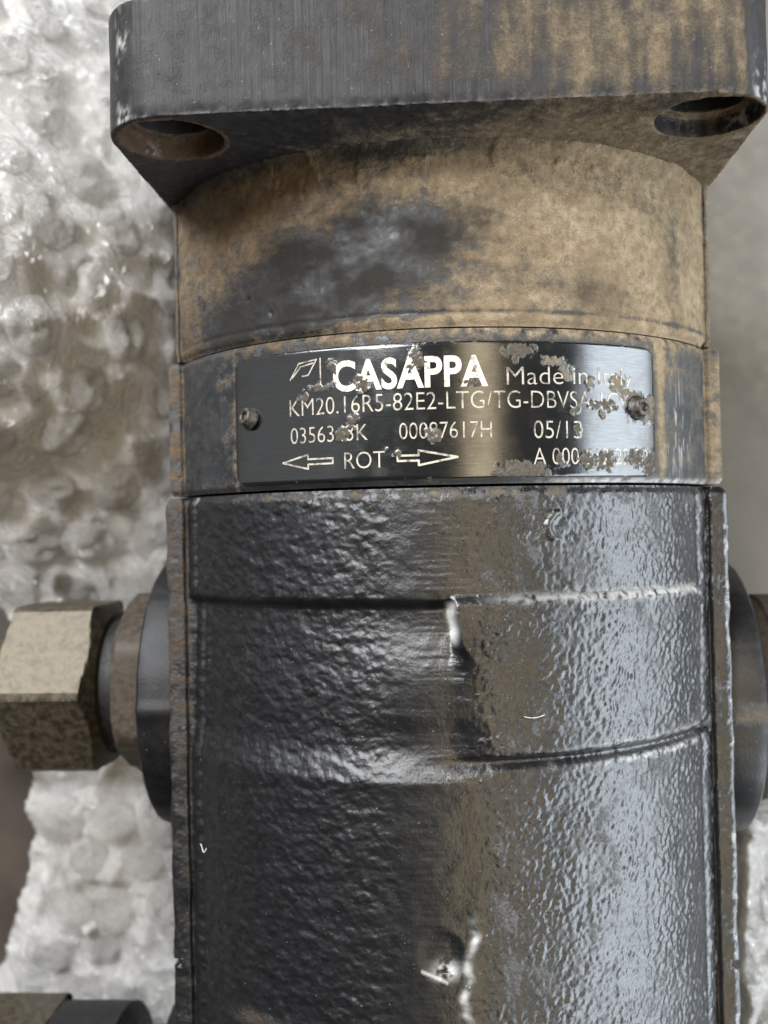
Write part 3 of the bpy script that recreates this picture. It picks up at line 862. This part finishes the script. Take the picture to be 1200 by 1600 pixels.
# --- ports on both sides
def boss(side, y, r, zc, mat):
    prof = [(0.0, 0.5), (0.0, r - 0.2), (5.5, r + 0.4), (7.2, r), (7.7, r - 0.7), (7.8, r - 2), (7.8, 0.5)]
    prof = [(side * (45.8 + x), q) for x, q in prof]
    n = 200
    me = revolve_x("port_boss", prof, n, None, (0, y, zc), 40)
    co = np.zeros(len(me.vertices) * 3); me.vertices.foreach_get("co", co); co = co.reshape(-1, 3) / MM
    dy = co[:, 1] - y; dz = co[:, 2] - zc
    ridge = 0.5 * np.exp(-(dy / 1.3) ** 2) * (dz > 0)
    wob = 0.12 * fbm(co[:, 0] * .5, co[:, 1] * .5, co[:, 2] * .5, 99, 3)
    rr = np.hypot(dy, dz) + 1e-6
    k = np.where(rr > r * 0.7, 1 + (ridge + wob) / rr, 1)
    co[:, 1] = y + dy * k; co[:, 2] = zc + dz * k
    me.vertices.foreach_set("co", (co * MM).reshape(-1)); me.update()
    dust = (0.75 if side > 0 else 0.12) * np.exp(-((dy - 0.4) / 1.5) ** 2) * (dz > 0) + (0.16 if side > 0 else 0.02)
    a = me.attributes.new("dust", 'FLOAT', 'POINT'); a.data.foreach_set("value", dust.astype(np.float32))
    a = me.attributes.new("matte", 'FLOAT', 'POINT'); a.data.foreach_set("value", np.full(len(dust), 0.2 if side < 0 else 0.08, np.float32))
    return link("port_boss", me, mat, motor)
boss(-1, -31.0, 25.0, 57.5, M_paint)
boss(1, -33.0, 25.0, 57.5, M_paint)
boss(-1, -118.0, 28.0, 57.5, M_paint)

def ring_profile(x0, x1, r, ch, steps=7):
    """outline with 30 degree chamfered ends, given as (x, r)"""
    out = [(x0, 3.0), (x0, r - ch)]
    out += [(x0 + ch * 0.55 * i / steps, r - ch + ch * i / steps) for i in range(1, steps + 1)]
    out += list(zip(np.linspace(x0, x1, 12)[1:-1], [r] * 10))
    out += [(x1 - ch * 0.55 * (1 - i / steps), r - ch * i / steps) for i in range(0, steps + 1)]
    out += [(x1, 3.0)]
    out.sort(key=lambda p: p[0]) if False else None
    return out

def fitting(y, zc, af, xn0, xn1, ring, adapter_af, label, collar_x):
    ad = [(-53.4, 3.0), (-53.4, adapter_af * 0.56), (-60.0, adapter_af * 0.56), (-60.9, adapter_af * 0.52), (-60.9, ring * 0.97),
          (-61.4, ring * 0.97), (-61.5, ring * 0.80), (xn1 - 3.0, ring * 0.78), (xn1 - 3.0, 3.0)]
    a = link("pipe_fitting", revolve_x("adapter", ad[::-1], 96, -adapter_af / 2, (0, y, zc), 28), M_adapter, motor)
    a["label"] = label
    R_out = af / math.sqrt(3)
    nut = revolve_x("union_nut", ring_profile(xn0, xn1, R_out, R_out - af / 2 * 0.885), 144, af / 2, (0, y, zc), 22, 0.05)
    link("union_nut", nut, M_nut, a)
    rg = [(collar_x[0], 3.0), (collar_x[0], ring * 0.97), (collar_x[0] + 0.6, ring), (collar_x[1] - 0.6, ring), (collar_x[1], ring * 0.95), (collar_x[1], 3.0)]
    link("sealing_ring", revolve_x("sealing_ring", rg, 72, None, (0, y, zc), 40), M_black, a)
    tube = [(xn0 - 46.0, 3.0), (xn0 - 46.0, af * 0.30), (xn0 + 1.0, af * 0.30), (xn0 + 1.0, 3.0)]
    link("tube", revolve_x("tube", tube, 48, None, (0, y, zc), 40), M_adapter, a)
    return a
fitting(-29.6, 57.5, 31.0, -83.0, -64.5, 12.6, 31.0, "dirty brass coloured hex nut joint beside the plain left side", (-65.2, -61.2))
fitting(-117.0, 57.5, 43.0, -96.0, -78.0, 23.0, 36.0, "larger hex nut joint with black ring at the bottom corner", (-78.4, -64.0))
cap = [(50.0, 3.0), (50.0, 14.8), (58, 14.8), (58.4, 15.6), (82, 15.6), (83, 14.5), (83, 3.0)]
o = link("pipe_fitting", revolve_x("right_adapter", cap, 96, None, (0, -30.0, 57.5), 30), M_adapter, motor)
o["label"] = "brown steel joint mostly hidden behind the right port"

# ---------------------------------------------------------------- bubble wrap
def crumple(x, y, seed, lam0, lam1, n, amp):
    """flat facets between sharp creases: a sum of warped triangle waves"""
    r = np.random.default_rng(seed)
    w1 = fbm(x * 0.05, y * 0.05, None, seed, 2); w2 = fbm(x * 0.05 + 9, y * 0.05, None, seed + 1, 2)
    out = 0
    for i in range(n):
        lam = lam0 * (lam1 / lam0) ** (i / max(1, n - 1)); th = r.uniform(0, math.pi); ph = r.uniform(0, 1)
        m = np.clip(0.35 + 1.1 * vnoise(x * 0.6 / lam, y * 0.6 / lam, None, seed + 50 + i), 0.0, 1.2)
        q = (x * math.cos(th) + y * math.sin(th)) / lam + ph + 0.55 * w1 * math.cos(3 * th) + 0.55 * w2
        out = out + m * lam * amp * (2 * np.abs(q - np.floor(q) - 0.5))
    return out

def wrap_height(x, y):
    h = 9 + 68 * gauss(x, y, -94, 44, 36, 46) + 34 * gauss(x, y, -88, 102, 34, 30) + 10 * gauss(x, y, -75, -75, 30, 40) \
        + 40 * np.clip((112 - x) / 55.0, 0, 1.05) * sstep(20, 45, x) * sstep(-45, -62, y)
    cr = 1 - np.abs(fbm(x * 0.045, y * 0.045, None, 111, 3, 0.55))
    h = h + 4.5 * (cr - 0.6) + crumple(x, y, 112, 26.0, 3.2, 11, 0.16)
    under = sstep(49.0, 58.0, np.abs(x))
    near_flange = 1.0
    low = 0.9 + 0.15 * fbm(x * 0.1, y * 0.1, None, 114, 2)
    fl = sstep(76.5, 86.0, y)
    k = np.maximum(under, fl)
    return np.maximum(low, low + (h - low) * k)

def wrap_keep(x, y):
    e = -98.0 - 15.0 * ((y + 52) / 60.0) ** 2 + 1.4 * vnoise(y * 0.12, y * 0, None, 115)
    gap = (x < e) & (y > -112) & (y < 14)
    cut = -55 + 3 * vnoise(x * 0.1, x * 0, None, 116)
    bare_or_glint = (x > 20) & (y > cut) & ~((x < 47) & (y < 54))  # bench left without wrap
    bare_or_glint |= (x > 20) & (y > 40)
    return ~(gap | bare_or_glint)

def build_wrap():
    st = 0.62
    xs = np.arange(-175, 118, st); ys = np.arange(-160, 168, st)
    X, Y = np.meshgrid(xs, ys, indexing='ij')
    Zh = wrap_height(X, Y)
    keep = wrap_keep(X, Y)
    nx_, ny_ = X.shape
    F = grid_faces(nx_, ny_)
    kf = keep.reshape(-1)[F].all(1)
    F = F[kf]
    used = np.unique(F)
    remap = np.full(nx_ * ny_, -1); remap[used] = np.arange(len(used))
    V = np.stack([X, Y, Zh], -1).reshape(-1, 3)[used]
    me = fast_mesh("bubble_wrap", V, remap[F])
    o = link("bubble_wrap", me, M_film)
    tagprops(o, "crumpled clear bubble wrap sheet spread under the motor", "bubble wrap")
    return o
wrap = build_wrap()

def bubble_mesh(i):
    """one air bubble: a domed pillow with a tight rim and a few sharp wrinkles"""
    na, nr = 40, 11
    ang = np.arange(na) * 2 * math.pi / na
    u = np.linspace(0, 1, nr)
    r = 5.7 * (1 - u ** 1.5 * 0.995); h = 3.1 * np.sin(u * math.pi / 2) ** 0.7
    A = ang[:, None]; Rr = np.repeat(r[None], na, 0); H = np.repeat(h[None], na, 0)
    x, y = Rr * np.cos(A), Rr * np.sin(A)
    c = crumple(x + 40 * i, y + 13 * i, 140 + i, 8.0, 2.6, 6, 0.15)
    sag = fbm(x * 0.16 + i * 5, y * 0.16, None, 160 + i, 2)
    k = np.sin(u * math.pi * 0.5)[None]
    H = H * (0.80 + 0.55 * sag) + (c - 1.0) * 1.15 * k
    Rr = Rr * (1 + 0.10 * vnoise(np.cos(A) * 1.2 + i, np.sin(A) * 1.2 + 0 * Rr, None, 170 + i))
    V = np.stack([Rr * np.cos(A), Rr * np.sin(A), np.maximum(H, 0.0)], -1).reshape(-1, 3)
    return fast_mesh("bubble", V, grid_faces(na, nr, True), True)
BM = [bubble_mesh(i) for i in range(9)]
rng = np.random.default_rng(5)
spots = []
row = 0
for gy in np.arange(-140, 150, 10.6):
    row += 1
    for gx in np.arange(-150, 112, 12.2):
        x = gx + (6.1 if row % 2 else 0) + rng.uniform(-0.8, 0.8); yy = gy + rng.uniform(-0.8, 0.8)
        if (-122 < x < -52) or (56 < x < 92 and yy < -60):
            if rng.uniform() < 0.07:
                continue
            x += rng.uniform(-0.9, 0.9); yy += rng.uniform(-0.9, 0.9)
            spots.append((x, yy, rng.uniform(0, 6.28), rng.uniform(0.88, 1.1), int(rng.integers(0, 9))))
SP = np.array(spots); bxx, byy = SP[:, 0], SP[:, 1]
ok = np.ones(len(SP), bool)
for a, b in ((0, 0), (5, 0), (-5, 0), (0, 5), (0, -5)):
    ok &= wrap_keep(bxx + a, byy + b)
e = 2.5
bz = wrap_height(bxx, byy)
zx = (wrap_height(bxx + e, byy) - wrap_height(bxx - e, byy)) / (2 * e)
zy = (wrap_height(bxx, byy + e) - wrap_height(bxx, byy - e)) / (2 * e)
for i in np.nonzero(ok)[0]:
    nrm = Vector((-zx[i], -zy[i], 1)).normalized()
    b = link("bubble", BM[int(SP[i, 4])], M_bubble, wrap)
    q = Vector((0, 0, 1)).rotation_difference(nrm) @ Quaternion((0, 0, 1), SP[i, 2])
    b.matrix_local = Matrix.Translation(Vector((bxx[i], byy[i], bz[i] - 0.4)) * MM) @ q.to_matrix().to_4x4() @ Matrix.Diagonal((SP[i, 3], SP[i, 3] * (0.86 + 0.2 * ((i * 37) % 10) / 10), 0.65 + 0.6 * ((i * 53) % 10) / 10, 1))

# ---------------------------------------------------------------- lint
def fibre(points, r, label):
    cu = bpy.data.curves.new("c", 'CURVE'); cu.dimensions = '3D'
    sp = cu.splines.new('NURBS'); sp.points.add(len(points) - 1)
    for p, q in zip(sp.points, points):
        v = on_cyl(np.array(q[0]), np.array(q[1]), R + q[2]) * MM
        p.co = (*v, 1)
    sp.use_endpoint_u = True; sp.order_u = 3
    cu.bevel_depth = r * MM; cu.bevel_resolution = 1; cu.resolution_u = 4
    ob = bpy.data.objects.new("c", cu); COL.objects.link(ob)
    dg = bpy.context.evaluated_depsgraph_get()
    me = bpy.data.meshes.new_from_object(ob.evaluated_get(dg))
    bpy.data.objects.remove(ob)
    o = link("lint_fibre", me, M_fibre)
    tagprops(o, label, "lint", "lint on the motor")
fibre([(-46.2, -51.2, 0.6), (-45.4, -50.7, 0.9), (-44.8, -51.6, 0.9), (-44.2, -52.2, 0.9), (-43.8, -51.2, 0.7)], 0.07, "tiny curled white fibre near the lower left edge of the casting")
fibre([(10.8, -27.4, 0.9), (12.2, -27.9, 1.1), (13.8, -27.3, 0.9)], 0.05, "tiny pale hair lying on the raised right half of the casting")
